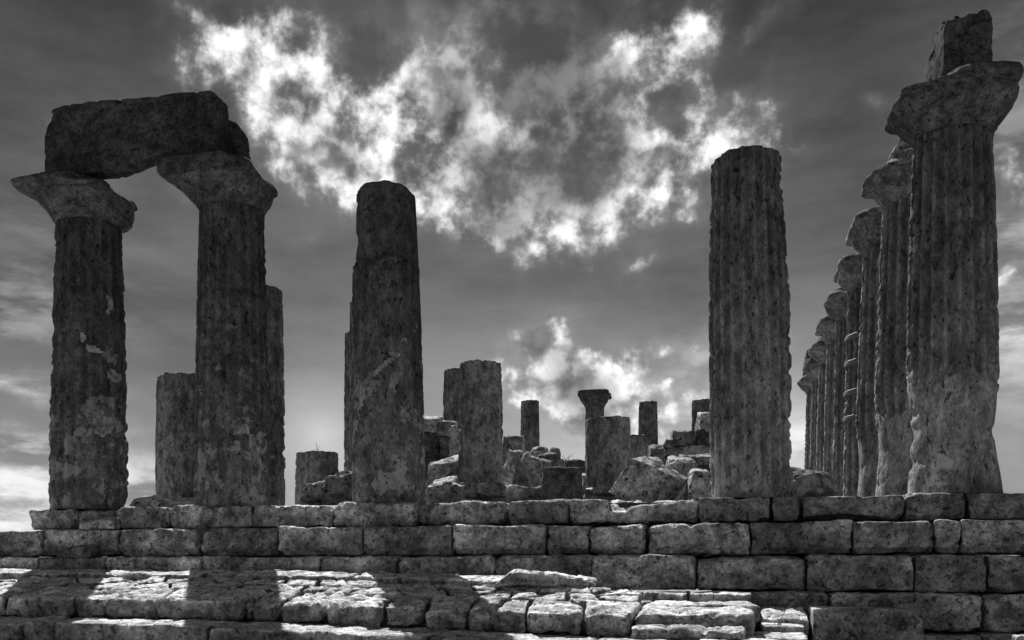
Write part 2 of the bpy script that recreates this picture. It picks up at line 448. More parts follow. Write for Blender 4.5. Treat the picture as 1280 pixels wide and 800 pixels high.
# remnants of pale plaster, a few millimetres thick, still clinging to the shafts
M_PLASTER = stone_mat('old_plaster', base=0.34, dark=0.20, light=.4, pits=.4, bump=.5, scale=1.6)
def plaster(col, px0, spots, seed, label=None):
    sh = [c for c in col.children if c.name.startswith('shaft')][0]
    me = sh.data
    V = np.empty(len(me.vertices) * 3, np.float64); me.vertices.foreach_get('co', V); V = V.reshape(-1, 3)
    Nn = np.empty(len(me.vertices) * 3, np.float64); me.vertex_normals.foreach_get('vector', Nn); Nn = Nn.reshape(-1, 3)
    base = np.array(col.location)
    t = depth_at(px0, -.55)
    right = V @ RIGHT; front = -(V @ FWD)
    cx0 = (px0 - CX) / F * t
    m = np.full(len(V), -9.0)
    for (px, py, rx, ry, rot) in spots:
        dx = (px - px0) / F * t; z = P(px, py, t)[2] - base[2]
        a, b_ = right - dx, V[:, 2] - z
        cr, sr = math.cos(R(rot)), math.sin(R(rot))
        u_, v_ = (a * cr + b_ * sr) / (rx / F * t), (-a * sr + b_ * cr) / (ry / F * t)
        m = np.maximum(m, 1 - u_ ** 2 - v_ ** 2)
    m = m + 1.1 * fbm(V * 7 + seed, 3, seed)
    ok = (m > .12) & (front > .1)
    polys = [list(p.vertices) for p in me.polygons if len(p.vertices) == 4 and all(ok[v] for v in p.vertices)]
    par = {v: v for p in polys for v in p}
    def find(v):
        while par[v] != v:
            par[v] = par[par[v]]; v = par[v]
        return v
    for p in polys:
        for v in p[1:]:
            par[find(v)] = find(p[0])
    pieces = {}
    for p in polys:
        pieces.setdefault(find(p[0]), []).append(p)
    for ps in pieces.values():
        if len(ps) < 6:
            continue
        idx = sorted({v for p in ps for v in p}); mp = {v: i for i, v in enumerate(idx)}
        o = link('plaster_patch', mesh('plaster_patch', V[idx] + Nn[idx] * .012, [[mp[v] for v in p] for p in ps]), col, (0, 0, 0), M_PLASTER)
        o['label'] = 'pale ragged remnant of plaster'
plaster(c0, 111.5, [(120, 424, 7, 8, 0), (134, 436, 14, 6, -20), (148, 440, 6, 14, 0), (150, 465, 8, 8, 0), (146, 380, 4, 18, 0), (142, 525, 14, 22, 20)], 3)
plaster(c1, 290, [(312, 535, 11, 8, 0), (268, 530, 8, 6, 0), (305, 560, 8, 14, 0), (324, 560, 5, 20, 0), (264, 585, 6, 14, 0), (285, 600, 5, 18, 25), (247, 572, 4, 12, 0)], 5)
plaster(c2, 486.5, [(470, 345, 7, 5, 20), (494, 356, 8, 4, -15), (478, 462, 42, 5, 38), (455, 500, 5, 26, -8), (510, 425, 10, 5, 25)], 7)
plaster(c5, 1190, [(1158, 322, 20, 4, 25)], 9)

# right colonnade --------------------------------------------------------
ROW = 'columns of the receding right hand colonnade'
row_labels = ['first column behind the large corner column, with a shard of beam on its capital',
              'second column behind the large corner column, smooth worn foot, rounded capital',
              'eroded column bound with four metal bands in the right hand colonnade',
              'column with a rounded capital just behind the metal banded column',
              'second column behind the metal banded column, its broken capital holding a pale stone chip',
              'third column behind the metal banded column in the right colonnade',
              'next to last but one column at the far left end of the right colonnade',
              'farthest column of the right colonnade, wide capital, left edge against the sky']
rng = random.Random(5)
ROWCOL = []
for i in range(1, 9):
    r = 1 + 0.19 * i
    t = 14.68 * r
    px = 922 + 268 / r
    p = P(px, CY, t)
    c = thing('stone_column', row_labels[i - 1], 'column', (p[0], p[1], -0.07), ROW)
    ROWCOL.append(c)
    near = i <= 3
    kw = dict(joints=(1.6 + .1 * i % .5, 2.9, 4.1), seed=10 + i, smooth_below=(1.5 if i <= 2 else 0.2), rag=0.009, wear=0.008 if i != 3 else 0.04,
              dz=0.05 if near else 0.07, per=6 if near else 5, amp=0.005 if i != 3 else 0.025, kmin=.8, fd=.065)
    if i <= 2:
        kw['prof'] = [(0, .06, .0), (.5, .02, .0), (1.0, -.02, -.02), (1.5, .02, .0), (2.0, .05, 0), (5.7, .0, 0)]
    add_part('shaft', shaft_grid(5.5, 0.72, 0.60, **kw), c, M_ROW)
    bt = tuple((rng.uniform(150, 290), rng.uniform(.2, .5), 30, .12, rng.uniform(.04, .14)) for _ in range(3))
    ab = tuple((rng.uniform(120, 300), rng.uniform(.1, .4), 40, .16, rng.uniform(.1, .3)) for _ in range(3))
    capital(c, 0.56, 5.47, 0.95, 0.95, ech=0.52, aba=0.30, seed=40 + i * 3, bites=bt, abites=ab, amp=0.025, mat=M_CAP2,
            lra=[(0, .92, 1), (.15, .88, 1), (.36, .6, .9)], na=112 if near else 80)
    if i == 3:
        for py in (423, 455, 492, 524):
            zb = P(px, py, t)[2] + 0.07
            rr = 0.72 + (0.60 - 0.72) * zb / 5.5 + 0.01
            rows = [(0, rr - .02, 2), (0.0, rr + .03, 2), (0.05, rr + .03, 2), (0.11, rr + .03, 2), (0.11, rr - .02, 2)]
            add_part('metal_band', lathe_rows([(z_, q_, p_) for z_, q_, p_ in rows], na=72, seed=60, amp=0.002), c, M_METAL, zb - 0.05)

# rear and left columns ---------------------------------------------------
def back_col(px, t, top_py, dia, label, group, taper=0.1, base_z=-0.07, cap=False, seed=70, joints=(1.3, 2.6, 3.9), rag=0.016, name='stone_column', cat='column', **kw):
    p = P(px, CY, t)
    ztop = P(px, top_py, t)[2]
    h = ztop - base_z - (0.75 if cap else 0)
    c = thing(name, label, cat, (p[0], p[1], base_z), group)
    add_part('shaft', shaft_grid(h, dia / 2, dia / 2 * (1 - taper), joints=[j for j in joints if j < h - .2], seed=seed, dz=0.06, per=5, rag=rag, **{'fd': .03, **kw}), c, M_SHAFT2)
    if cap:
        nk = dia / 2 * (1 - taper)
        capital(c, nk + .01, h - .03, dia / 2 * 1.55, dia / 2 * 1.58, ech=.5, aba=.3, seed=seed, bites=((20, .42, 30, .1, .1),), abites=((10, .2, 30, .2, .1),), na=72)
    return c
LEFT = 'columns and stumps of the left side row'
back_col(233, 21.8, 473, 1.34, 'broad flat topped column stump just left of the second column', LEFT, seed=71, taper=.03)
back_col(323, 25.3, 363, 1.42, 'tall column without a capital, just showing right of the second column', LEFT, seed=72, taper=.12,
         bites=((20, 1.9, 30, .1, .08), (15, 1.35, 25, .15, .05)))
back_col(396.5, 29.0, 567, 1.30, 'short flat topped column stump with dry grass on it, beside a rough boulder', LEFT, seed=73, taper=.02,
         bites=((10, 1.9, 30, .1, .05),))
back_col(463, 30.0, 380, 1.34, 'column mostly hidden behind the left edge of the patched third column, the taller sliver', LEFT, seed=74, taper=.04)
back_col(454.5, 34.0, 418, 1.38, 'column mostly hidden behind the patched third column, its sliver farthest to the left', LEFT, seed=75, taper=.03)
INN = 'broken columns inside the temple'
back_col(601, 22.0, 455, 1.02, 'thick broken column stump standing on a low stone base in the middle of the ruin', INN, seed=76, base_z=.70, taper=.06, joints=(1.3, 2.0),
         bites=((-80, .05, 25, .12, .08),), fd=.02)
back_col(573, 28.0, 464, .92, 'column stump half hidden behind the thick broken middle stump', INN, seed=77, base_z=.42, taper=.05)
back_col(760.5, 21.0, 524, .97, 'short thick column stump behind the tilted block, in front of the column with a capital', INN, seed=78, base_z=.42, taper=.03, fd=.02,
         joints=(.9,), bites=((-110, .95, 10, .06, .07),))
back_col(797, 24.0, 545, .52, 'small low stump right of the short thick stump', INN, seed=79, base_z=.42, taper=.02, fd=.01)
FAR = 'far columns at the back of the temple'
back_col(662.5, 48.0, 502, 1.02, 'distant bare column shaft left of centre, above the rubble heap', FAR, seed=80, taper=.1)
back_col(743.5, 48.0, 490, .98, 'distant slender column still carrying its capital', FAR, seed=81, taper=.04, cap=True)
back_col(810, 48.0, 503, 1.12, 'distant column shaft with a dark broken belt, right of the one with a capital', FAR, seed=82, taper=.18,
         bites=((-90, 5.9, 90, .2, .06),))
back_col(878, 48.0, 501, 1.1, 'distant column shaft partly hidden behind the tall ragged column', FAR, seed=83, taper=.05)

# architrave blocks -------------------------------------------------------
def beam_mod(V, u):
    x = u[:, 0]
    V = V.copy()
    arch = np.clip((x - .42) / .22, 0, 1) * np.clip((.86 - x) / .12, 0, 1)
    V[:, 2] += 0.20 * arch * (1 - u[:, 2]) - 0.0 * np.clip((.55 - x) / .2, 0, 1) * np.clip((x - .3) / .1, 0, 1) * (1 - u[:, 2])
    V[:, 2] -= 0.10 * np.clip((.12 - x) / .12, 0, 1) * u[:, 2]
    V[:, 0] += 0.14 * np.clip((.12 - x) / .12, 0, 1) * np.clip((u[:, 2] - .62) / .3, 0, 1)
    V[:, 2] -= 0.14 * np.clip((x - .93) / .07, 0, 1) ** 2 * u[:, 2]
    return V
y0 = -.52
bl = [P(55, 208, depth_at(55, y0)), P(275, 190, depth_at(275, y0)), P(274, 130, depth_at(274, y0)), P(57, 140, depth_at(57, y0))]
zb0, zb1, zt1, zt0 = bl[0][2], bl[1][2], bl[2][2] + .2, bl[3][2] + .1
xb0, xb1 = bl[0][0], bl[1][0]
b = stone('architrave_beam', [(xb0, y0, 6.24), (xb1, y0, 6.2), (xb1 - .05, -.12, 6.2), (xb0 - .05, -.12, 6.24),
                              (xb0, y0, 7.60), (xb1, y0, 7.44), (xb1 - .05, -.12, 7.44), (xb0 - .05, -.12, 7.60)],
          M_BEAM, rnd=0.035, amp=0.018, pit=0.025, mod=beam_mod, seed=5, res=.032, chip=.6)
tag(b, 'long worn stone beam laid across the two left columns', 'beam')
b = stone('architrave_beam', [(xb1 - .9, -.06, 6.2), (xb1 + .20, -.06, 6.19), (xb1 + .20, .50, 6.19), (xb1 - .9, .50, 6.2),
                              (xb1 - .9, -.06, 7.3), (xb1 + .06, -.06, 7.1), (xb1 + .0, .50, 7.0), (xb1 - .9, .50, 7.3)],
          M_BEAM, rnd=0.05, amp=0.03, pit=0.03, seed=9, res=.04)
tag(b, 'second stone beam behind the long one, its broken right end jutting out on the capital', 'beam')
# block on the corner capital
t5 = 14.68
x0, x1 = X(1181, -.35), X(1240, -.35)
def ragged_top(V, u):
    V = V.copy()
    V[:, 2] += .12 * u[:, 2] * fbm(V[:, :] * np.array([6, 6, 0]) + 4, 3, 3)
    return V
b = stone('architrave_block', [(x0, -.35, 6.12), (x1, -.35, 6.12), (x1 + .1, .5, 6.12), (x0 - .30, .55, 6.12),
                               (x0, -.35, 7.07), (x1, -.35, 7.03), (x1 + .1, .45, 7.0), (x0 - .02, .5, 7.24)],
          M_BEAM, rnd=0.03, amp=0.03, pit=0.03, seed=21, mod=ragged_top, res=.035)
tag(b, 'broken stone block standing on the capital of the large corner column', 'stone block')
c = ROWCOL[0].location
b = stone('architrave_block', [(c.x - .55, c.y - .3, 6.18), (c.x + .3, c.y - .3, 6.18), (c.x + .3, c.y + .4, 6.18), (c.x - .5, c.y + .4, 6.18),
                               (c.x - .08, c.y - .2, 7.15), (c.x + .2, c.y - .2, 7.3), (c.x + .2, c.y + .3, 7.2), (c.x - .05, c.y + .3, 7.1)],
          M_STEP, rnd=0.06, amp=0.04, seed=23)
tag(b, 'pale wedge of stone on the capital just left of the corner column', 'stone block')
c8, c7 = ROWCOL[7].location, ROWCOL[6].location
b = stone('architrave_block', [(c8.x - .75, c8.y - 1.0, 6.2), (c8.x + .4, c8.y - 1.0, 6.2), (c8.x + .4, c8.y + .9, 6.2), (c8.x - .7, c8.y + .9, 6.2),
                               (c8.x - .62, c8.y - 1.0, 6.98), (c8.x + .4, c8.y - 1.0, 7.05), (c8.x + .4, c8.y + .9, 7.0), (c8.x - .6, c8.y + .9, 7.0)],
          M_CAP, rnd=0.06, amp=0.04, seed=24)
tag(b, 'squared block on the last capital of the right colonnade', 'stone block')

# ------------------------------------------------------------------ platform
plat = thing('temple_platform', 'stepped temple platform of large weathered stone blocks under all the columns', 'platform', (0, 0, 0))
def step(xa, xb, yf, zt, zb, joints, h_under=0.0, special=None, gap=0.012, mat=None, yback=34):
    core = stone('step', box_corners(xa + .3, xb - .05, yf + .30, yback, zb + .01, zt - .045), M_CORE, plat, rnd=.02, amp=.0, pit=0, res=.6, chip=0)
    xs = [X(j, yf) if abs(j) < 5000 else j for j in joints]
    xs[0] = min(xs[0], xa) if joints[0] < 0 else xs[0]
    xs[-1] = max(xs[-1], xb) if joints[-1] >= 1280 else xs[-1]
    rr = random.Random(int(-zt * 1000) + 3)
    for i in range(len(xs) - 1):
        a, b_ = xs[i] + gap * rr.uniform(.4, 2.0), xs[i + 1] - gap * rr.uniform(.4, 2.0)
        nch = [(rr.choice((0, 1)), rr.choice((0, 1, 1)), rr.uniform(.10, .28), rr.uniform(.05, .16), rr.uniform(.04, .12)) for _ in range(rr.choice((0, 1, 1, 2)))]
        sp = (special or {}).get(i, {})
        dt = sp.get('top', (rr.uniform(-.03, .015), rr.uniform(-.03, .015)))
        yo = rr.uniform(-.03, .03) + sp.get('yo', 0)
        lo = sp.get('lift', 0.0)
        cs = [(a, yf + yo, zb + lo), (b_, yf + yo + rr.uniform(-.02, .02), zb + lo), (b_, yf + .95, zb + lo), (a, yf + .95, zb + lo),
              (a + sp.get('sl', 0), yf + yo, zt + dt[0]), (b_ - sp.get('sr', 0), yf + yo, zt + dt[1]), (b_, yf + .95, zt), (a, yf + .95, zt)]
        def md(V, u, nch=nch, LX=b_ - a, LZ=zt - zb, H=h_under, z0=zb, bow=sp.get('bow', 0.0), cut=sp.get('cut', 0.0)):
            V = V.copy()
            if H:
                m = np.clip((z0 + H - V[:, 2]) / .025, 0, 1)
                V[:, 1] += .07 * m * (u[:, 1] < .4)
            for (cx_, cz_, sx_, sz_, dp) in nch:
                q = np.abs(u[:, 0] - cx_) * LX / sx_ + np.abs(u[:, 2] - cz_) * LZ / sz_ + u[:, 1] * .95 / .25
                k = np.clip(1.1 - q + .35 * vnoise(V * 9, 4), 0, 1)
                V[:, 1] += dp * k
                V[:, 2] -= dp * .5 * k * (1 if cz_ else -1)
                V[:, 0] += dp * .4 * k * (1 if cx_ == 0 else -1)
            if bow:
                V[:, 2] -= bow * (2 * u[:, 0] - 1) ** 2 * u[:, 2]
            if cut:
                V[:, 2] += cut * np.clip(np.sin(u[:, 0] * 3.3 + .3), 0, 1) * np.clip(1 - u[:, 2] * 2.5, 0, 1) * (u[:, 1] < .5)
            return V
        stone('stone_block', cs, mat or M_STEP, core, rnd=sp.get('rnd', rr.choice((.018, .025, .035, .05))), amp=sp.get('amp', .028), pit=sp.get('pit', .03), res=.03, mod=md,
              chip=sp.get('chip', 1.0))
step(-.72, 16.2, -.85, -.07, -.46, [35, 90, 143, 212, 251, 316, 417, 522, 634, 712, 762, 873, 965, 1002, 1131, 1210, 1300],
     special={0: dict(rnd=.08, top=(-.02, -.03)), 1: dict(rnd=.07, top=(-.06, -.1), amp=.04), 3: dict(rnd=.10, amp=.05, pit=.05), 4: dict(amp=.04, pit=.05, rnd=.06), 6: dict(amp=.045, pit=.05, rnd=.08),
              7: dict(amp=.05, pit=.06, rnd=.10, top=(-.06, -.02)), 8: dict(amp=.035, rnd=.07, top=(0, -.01)), 9: dict(rnd=.05), 10: dict(rnd=.09, sl=.38, top=(-.12, -.02), amp=.04), 11: dict(pit=.04, amp=.03),
              12: dict(rnd=.08, pit=.03), 13: dict(cut=.10, rnd=.05), 14: dict(pit=.03, rnd=.06), 15: dict(rnd=.04)}, yback=33)
step(-1.15, 16.6, -1.25, -.48, -.955, [-20, 53, 108, 148, 248, 346, 452, 565, 683, 736, 808, 937, 1067, 1168, 1200, 1310], h_under=.09,
     special={0: dict(rnd=.08), 3: dict(pit=.04, amp=.035), 4: dict(rnd=.05, sl=.1), 7: dict(pit=.03), 9: dict(rnd=.08, top=(-.08, 0)), 10: dict(amp=.035, rnd=.06, top=(-.05, 0))}, yback=33.5)
step(-1.6, 17.0, -1.65, -.975, -1.485, [-60, 45, 130, 170, 253, 400, 497, 617, 740, 871, 1008, 1143, 1236, 1330],
     special={7: dict(rnd=.10, amp=.05), 9: dict(rnd=.06, bow=.05), 6: dict(rnd=.06), 2: dict(rnd=.07), 3: dict(rnd=.06), 12: dict(pit=.03)}, yback=34)
step(11.4, 17.4, -2.05, -1.49, -2.0, [930, 1036, 1228, 1340], special={1: dict(rnd=.06, amp=.04, bow=.02), 2: dict(rnd=.06, amp=.05)})
step(12.6, 17.8, -2.5, -2.02, -2.6, [1010, 1155, 1233, 1380], special={0: dict(top=(-.04, -.04))})
# raised inner floor
stone('inner_floor', box_corners(3.3, 12.2, 5.0, 24, -.10, .42), M_RUB, plat, rnd=.05, amp=.03, res=.25)

# ------------------------------------------------------------------ ramp in front
ramp = thing('paved_ramp', 'sunlit sloping ramp of cracked paving stones in front of the steps', 'ramp', (0, 0, 0))
def droop(x):          # the ramp sags slightly towards its right end
    return -0.13 * np.clip((x - 5.0) / 5.6, 0, 1)
rr = random.Random(11)
def pave(joints, ya, yb, za, zb, thick, yj=None, rnd=.05, amp=.02, slant=.12, name='paving_stone', drop=True, gap=.026, jit=.05, specials=None, pit=.02):
    yj = yj if yj is not None else (ya + yb) / 2
    xs = [X(j, yj) for j in joints]
    sl = [rr.uniform(-slant, slant) for _ in xs]
    for i in range(len(xs) - 1):
        if xs[i + 1] - xs[i] < .05:
            continue
        g = gap
        dz = rr.uniform(-.015, .02)
        ja, jb = rr.uniform(-jit, jit), rr.uniform(-jit, jit)
        sp = (specials or {}).get(i, {})
        dza = sp.get('dz', 0)
        f = (lambda x: float(droop(x))) if drop else (lambda x: 0.0)
        A0, A1 = xs[i] + sl[i] + g, xs[i + 1] + sl[i + 1] - g        # back edge
        B0, B1 = xs[i] - sl[i] + g, xs[i + 1] - sl[i + 1] - g        # front edge
        cs = [(B0, yb + ja, zb - thick + f(B0) + sp.get('lift', 0)), (B1, yb + jb, zb - thick + f(B1) + sp.get('lift', 0)), (A1, ya, za - thick + f(A1)), (A0, ya, za - thick + f(A0)),
              (B0, yb + ja, zb + f(B0) + dz + dza), (B1, yb + jb, zb + f(B1) - dz + dza), (A1, ya, za + f(A1) + dz), (A0, ya, za + f(A0) - dz)]
        stone(name, cs, M_RAMP, ramp, rnd=sp.get('rnd', rnd), amp=sp.get('amp', amp), pit=pit, res=.034, chip=.7)
pave([-60, 20, 96, 165, 262, 332, 440, 505, 560, 640], -1.68, -2.62, -1.19, -1.25, .3, slant=.08, rnd=.03, yj=-2.4, amp=.03, pit=.035, jit=.07)
pave([-70, -20, 40, 84, 120, 172, 214, 250, 300, 330, 380, 415, 450, 500, 560, 604, 640, 668, 710, 752, 800], -3.02, -3.42, -1.378, -1.45, .32, yj=-3.2, rnd=.028, slant=.14, amp=.03, pit=.035, jit=.09)
pave([-70, 22, 97, 150, 205, 232, 268, 312, 352, 398, 432, 475, 545, 590, 622, 652, 676, 738, 754, 800], -2.66, -3.0, -1.31, -1.374, .35, yj=-2.85, rnd=.028, slant=.16, amp=.03, pit=.035, jit=.10)
# front course with tall rounded faces
pave([-80, 0, 92, 131, 193, 305, 318, 350, 412, 474, 526, 584, 617, 656, 725, 793], -3.42, -4.2, -1.45, -1.60, .27, yj=-4.15, rnd=.07, slant=.08, amp=.045, jit=.09, pit=.04, name='front_stone',
     specials={7: dict(rnd=.11, amp=.06), 8: dict(rnd=.09), 9: dict(rnd=.09), 10: dict(rnd=.11), 11: dict(rnd=.09), 5: dict(rnd=.05, dz=-.1), 13: dict(rnd=.08, amp=.05), 14: dict(rnd=.06)})
# right end: thin slabs in two layers
pave([730, 800, 862, 942], -1.70, -2.44, -1.50, -1.49, .2, yj=-2.1, rnd=.03, slant=.1, drop=False)
pave([758, 808, 868, 945], -2.45, -3.2, -1.47, -1.50, .22, yj=-2.9, rnd=.04, slant=.2)
pave([793, 946], -3.2, -3.95, -1.49, -1.58, .30, yj=-3.9, rnd=.06, slant=.02, amp=.035, pit=.04)
pave([786, 936], -3.9, -4.45, -1.70, -1.74, .16, yj=-4.4, rnd=.06, slant=.02, amp=.035, pit=.04)
# earth and packing under the stones
stone('rubble_fill', [(-2.0, -4.05, -2.3), (11.9, -3.95, -2.3), (11.9, -1.7, -2.3), (-2.0, -1.7, -2.3),
                      (-2.0, -4.05, -1.72), (11.9, -3.95, -1.86), (11.9, -1.7, -1.56), (-2.0, -1.7, -1.32)], M_CORE, ramp, rnd=.05, amp=.02, res=.2)
# ledge below the ramp
ledge = thing('stone_ledge', 'low ledge of flat worn slabs along the foot of the ramp', 'ledge', (0, 0, 0))
_r = ramp
ramp = ledge
pave([-120, 38, 80, 193, 272, 405, 540, 736, 860, 1012], -4.1, -5.2, -1.86, -1.87, .27, yj=-5.0, rnd=.05, slant=.10, amp=.022, name='ledge_slab',
     specials={4: dict(rnd=.08), 5: dict(rnd=.06, amp=.03)})
pave([-160, 150, 420, 700, 1015], -5.15, -6.2, -2.17, -2.2, .4, yj=-5.7, rnd=.06, slant=.1, name='ledge_slab', drop=False)
ramp = _r

# lit stones between ramp and the shaded block
def px_block(name, label, cat, x0, x1, yf, yb, ztf, ztb, zb, mat=M_RUB, **kw):
    a, b_ = X(x0, yf), X(x1, yf)
    o = stone(name, [(a, yf, zb), (b_, yf, zb), (b_, yb, zb), (a, yb, zb), (a, yf, ztf), (b_, yf, ztf), (b_, yb, ztb), (a, yb, ztb)], mat, **kw)
    return tag(o, label, cat)
px_block('stone_slab', 'sunlit sloping slab between the right end of the ramp and the smooth shaded block', 'stone slab', 950, 1011, -2.75, -2.1, -1.82, -1.68, -2.1, mat=M_RAMP, rnd=.03, pit=.03, amp=.02)
px_block('stone_slab', 'thin sunlit slab with dry grass, lying just in front of the sloping slab', 'stone slab', 952, 1008, -3.12, -2.78, -1.89, -1.87, -2.1, mat=M_RAMP, rnd=.02)
px_block('stone_slab', 'bright flat sunlit slab at the bottom edge, left of the smooth shaded block', 'stone slab', 905, 1011, -4.1, -3.15, -1.97, -1.96, -2.25, mat=M_RAMP, rnd=.03)
def chipc(V, u):
    V = V.copy()
    V[:, 2] -= .16 * np.clip((u[:, 0] - .88) / .12, 0, 1) * u[:, 2]
    return V
px_block('stone_block', 'smooth squared stone block in shade at the lower right, chipped top right corner', 'stone block', 1016, 1155, -2.95, -2.2, -1.67, -1.67, -2.3, mat=M_STEP, rnd=.02, amp=.015, chip=.4, mod=chipc)
px_block('stone_block', 'small block end showing at the bottom right corner below the lowest step', 'stone block', 1270, 1330, -2.85, -2.55, -1.98, -1.98, -2.4, mat=M_STEP, rnd=.04)

# ------------------------------------------------------------------ loose stones and rubble
def rub(label, pts, t, thick=0.7, name='boulder', cat='boulder', floor=None, mat=None, skew=(0, .16), group=None, **kw):
    """pts: bottom-left, bottom-right, top-right, top-left as seen; built as a solid running back from there"""
    bl, br, tr, tl = [P(x, y, t) for x, y in pts]
    if floor is not None:
        bl[2] = min(bl[2], floor); br[2] = min(br[2], floor)
    back = np.array([-.15 + skew[0], 1, 0]) * thick
    sh = np.array([0, 0, skew[1] * thick])
    cs = [bl, br, br + back, bl + back, tl, tr, tr + back + sh, tl + back + sh]
    kw.setdefault('rnd', .08); kw.setdefault('amp', .055); kw.setdefault('pit', .045); kw.setdefault('res', .035)
    o = stone(name, cs, mat or M_RUB, **kw)
    return tag(o, label, cat, group)
FL, PF = -.07, .42
# on the steps
rub('small flat loose stone lying between the two left columns', [(158, 631), (186, 631), (189, 619), (166, 623)], 17.2, .3, name='loose_stone', cat='stone', floor=-.07, amp=.02, rnd=.04)
rub('thin loose slab lying on the second step, upper one of two at the left', [(98, 661), (141, 661), (140, 648), (99, 651)], 17.05, .3, name='loose_stone', cat='stone', amp=.02, rnd=.03, floor=-.475)
rub('thin loose slab lying on the third step, lower one of two at the left', [(69, 697), (112, 696), (114, 683), (75, 687)], 16.75, .3, name='loose_stone', cat='stone', amp=.02, rnd=.03, floor=-.97)
rub('large flat slab sagging over the top right of the ramp', [(615, 733), (742, 733), (748, 726), (640, 712)], 13.45, .45, name='stone_slab', cat='stone slab', amp=.035, rnd=.06, mat=M_RAMP, skew=(0, .05))
rub('pale layered stone filling the broken corner in the top step, below the tipped block', [(755, 653), (812, 653), (806, 641), (760, 637)], 15.13, .55, name='broken_stone', cat='stone', floor=-.46, rnd=.05, amp=.05, mat=M_RAMP, skew=(.05, .36))
# left
rub('smooth dark boulder leaning left beside the short grassy stump', [(372, 628), (402, 628), (404, 600), (378, 606)], 19.2, .6, floor=FL, rnd=.1)
rub('rough pitted boulder between the short grassy stump and the patched column', [(393, 628), (446, 628), (440, 593), (408, 594)], 18.8, .7, floor=FL, rnd=.12, amp=.10, pit=.06)
# middle left
rub('upper dark wall block right of the patched column', [(524, 540), (549, 540), (549, 522), (524, 521)], 26.0, .7, name='masonry_block', cat='stone block', rnd=.04)
rub('ragged wall block left of the half hidden stump', [(546, 546), (570, 546), (568, 528), (548, 527)], 25.6, .7, name='masonry_block', cat='stone block', rnd=.05)
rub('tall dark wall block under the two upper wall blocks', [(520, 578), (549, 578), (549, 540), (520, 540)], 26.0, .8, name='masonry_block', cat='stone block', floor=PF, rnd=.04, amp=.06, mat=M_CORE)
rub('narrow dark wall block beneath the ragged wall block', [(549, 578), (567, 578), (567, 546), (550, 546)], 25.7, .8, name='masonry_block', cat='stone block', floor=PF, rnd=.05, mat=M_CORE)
rub('small pale upright stone in the gap beside the thick middle stump', [(559, 552), (572, 552), (571, 531), (562, 533)], 24.6, .3, name='loose_stone', cat='stone', rnd=.04, floor=PF, mat=M_RAMP)
rub('flat sunlit topped slab left of the thick middle stump', [(531, 596), (576, 598), (575, 574), (535, 582)], 22.0, .9, name='stone_slab', cat='stone slab', floor=PF, rnd=.06, skew=(0, .25))
rub('angular boulder with a bright sloping top at the foot of the patched column', [(530, 624), (578, 624), (566, 601), (531, 607)], 18.9, 1.0, floor=FL, rnd=.09, skew=(0, .22))
rub('small knobbly stone left of the base of the middle stump', [(560, 624), (580, 624), (579, 607), (563, 606)], 18.6, .4, name='loose_stone', cat='stone', floor=FL, rnd=.08)
p = P(601, 612, 22.0)
b = stone('column_base', box_corners(p[0] - .62, p[0] + .62, p[1] - .62, p[1] + .62, .40, .72), M_RUB, rnd=.08, amp=.04)
tag(b, 'low square base stone under the thick middle stump', 'base')
# middle
rub('squared block under the distant bare shaft, top of the heap at the left', [(627, 566), (655, 566), (654, 546), (627, 545)], 27.0, .9, name='masonry_block', cat='stone block', floor=PF, rnd=.06)
rub('big rounded boulder right of the thick middle stump', [(628, 596), (662, 598), (655, 563), (634, 561)], 23.6, .9, floor=PF, rnd=.16, amp=.09)
rub('sunlit boulder behind the triangular one in the heap', [(652, 600), (680, 600), (674, 578), (655, 568)], 23.0, .7, floor=PF, rnd=.1, amp=.08)
rub('pointed triangular boulder in front of the heap', [(633, 608), (677, 608), (651, 580), (645, 580)], 20.2, .6, floor=FL, rnd=.04, amp=.04)
rub('long low slab below the pointed triangular boulder', [(634, 622), (677, 622), (676, 608), (636, 607)], 18.4, .8, name='stone_slab', cat='stone slab', floor=FL, rnd=.05, skew=(0, .1), mat=M_STEP)
rub('rounded flat stone topping the heap under the distant bare shaft', [(662, 568), (687, 568), (681, 559), (665, 560)], 24.6, .6, rnd=.07, name='loose_stone', cat='stone')
rub('knobbly stone at the right top of the heap', [(682, 580), (703, 580), (698, 561), (687, 559)], 24.4, .6, rnd=.12, floor=PF, amp=.07)
rub('pale layered slab in the heap below the rounded flat stone', [(668, 578), (696, 578), (695, 568), (672, 569)], 24.0, .6, name='stone_slab', cat='stone slab', rnd=.05, floor=PF, skew=(0, .15), mat=M_STEP)
rub('thin slab lowest in the right part of the heap', [(672, 588), (690, 588), (689, 577), (673, 576)], 23.4, .5, name='stone_slab', cat='stone slab', rnd=.05, floor=PF, mat=M_STEP)
rub('small dark stone at the right foot of the heap', [(690, 584), (708, 584), (706, 574), (692, 574)], 24.2, .5, name='loose_stone', cat='stone', rnd=.05, floor=PF)
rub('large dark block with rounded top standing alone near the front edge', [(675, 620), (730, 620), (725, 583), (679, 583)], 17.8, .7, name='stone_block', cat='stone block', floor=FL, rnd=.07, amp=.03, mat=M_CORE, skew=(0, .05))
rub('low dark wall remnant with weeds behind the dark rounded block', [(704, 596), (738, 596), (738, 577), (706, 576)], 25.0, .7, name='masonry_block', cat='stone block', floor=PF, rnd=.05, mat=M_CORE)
rub('small pale stone between the dark rounded block and the short thick stump', [(726, 612), (740, 612), (737, 594), (727, 593)], 21.4, .5, name='loose_stone', cat='stone', floor=PF, rnd=.06, mat=M_STEP)
rub('little flat slab at the foot of the short thick stump', [(730, 622), (744, 622), (742, 611), (731, 611)], 19.0, .5, name='loose_stone', cat='stone', floor=FL, rnd=.04, mat=M_STEP)
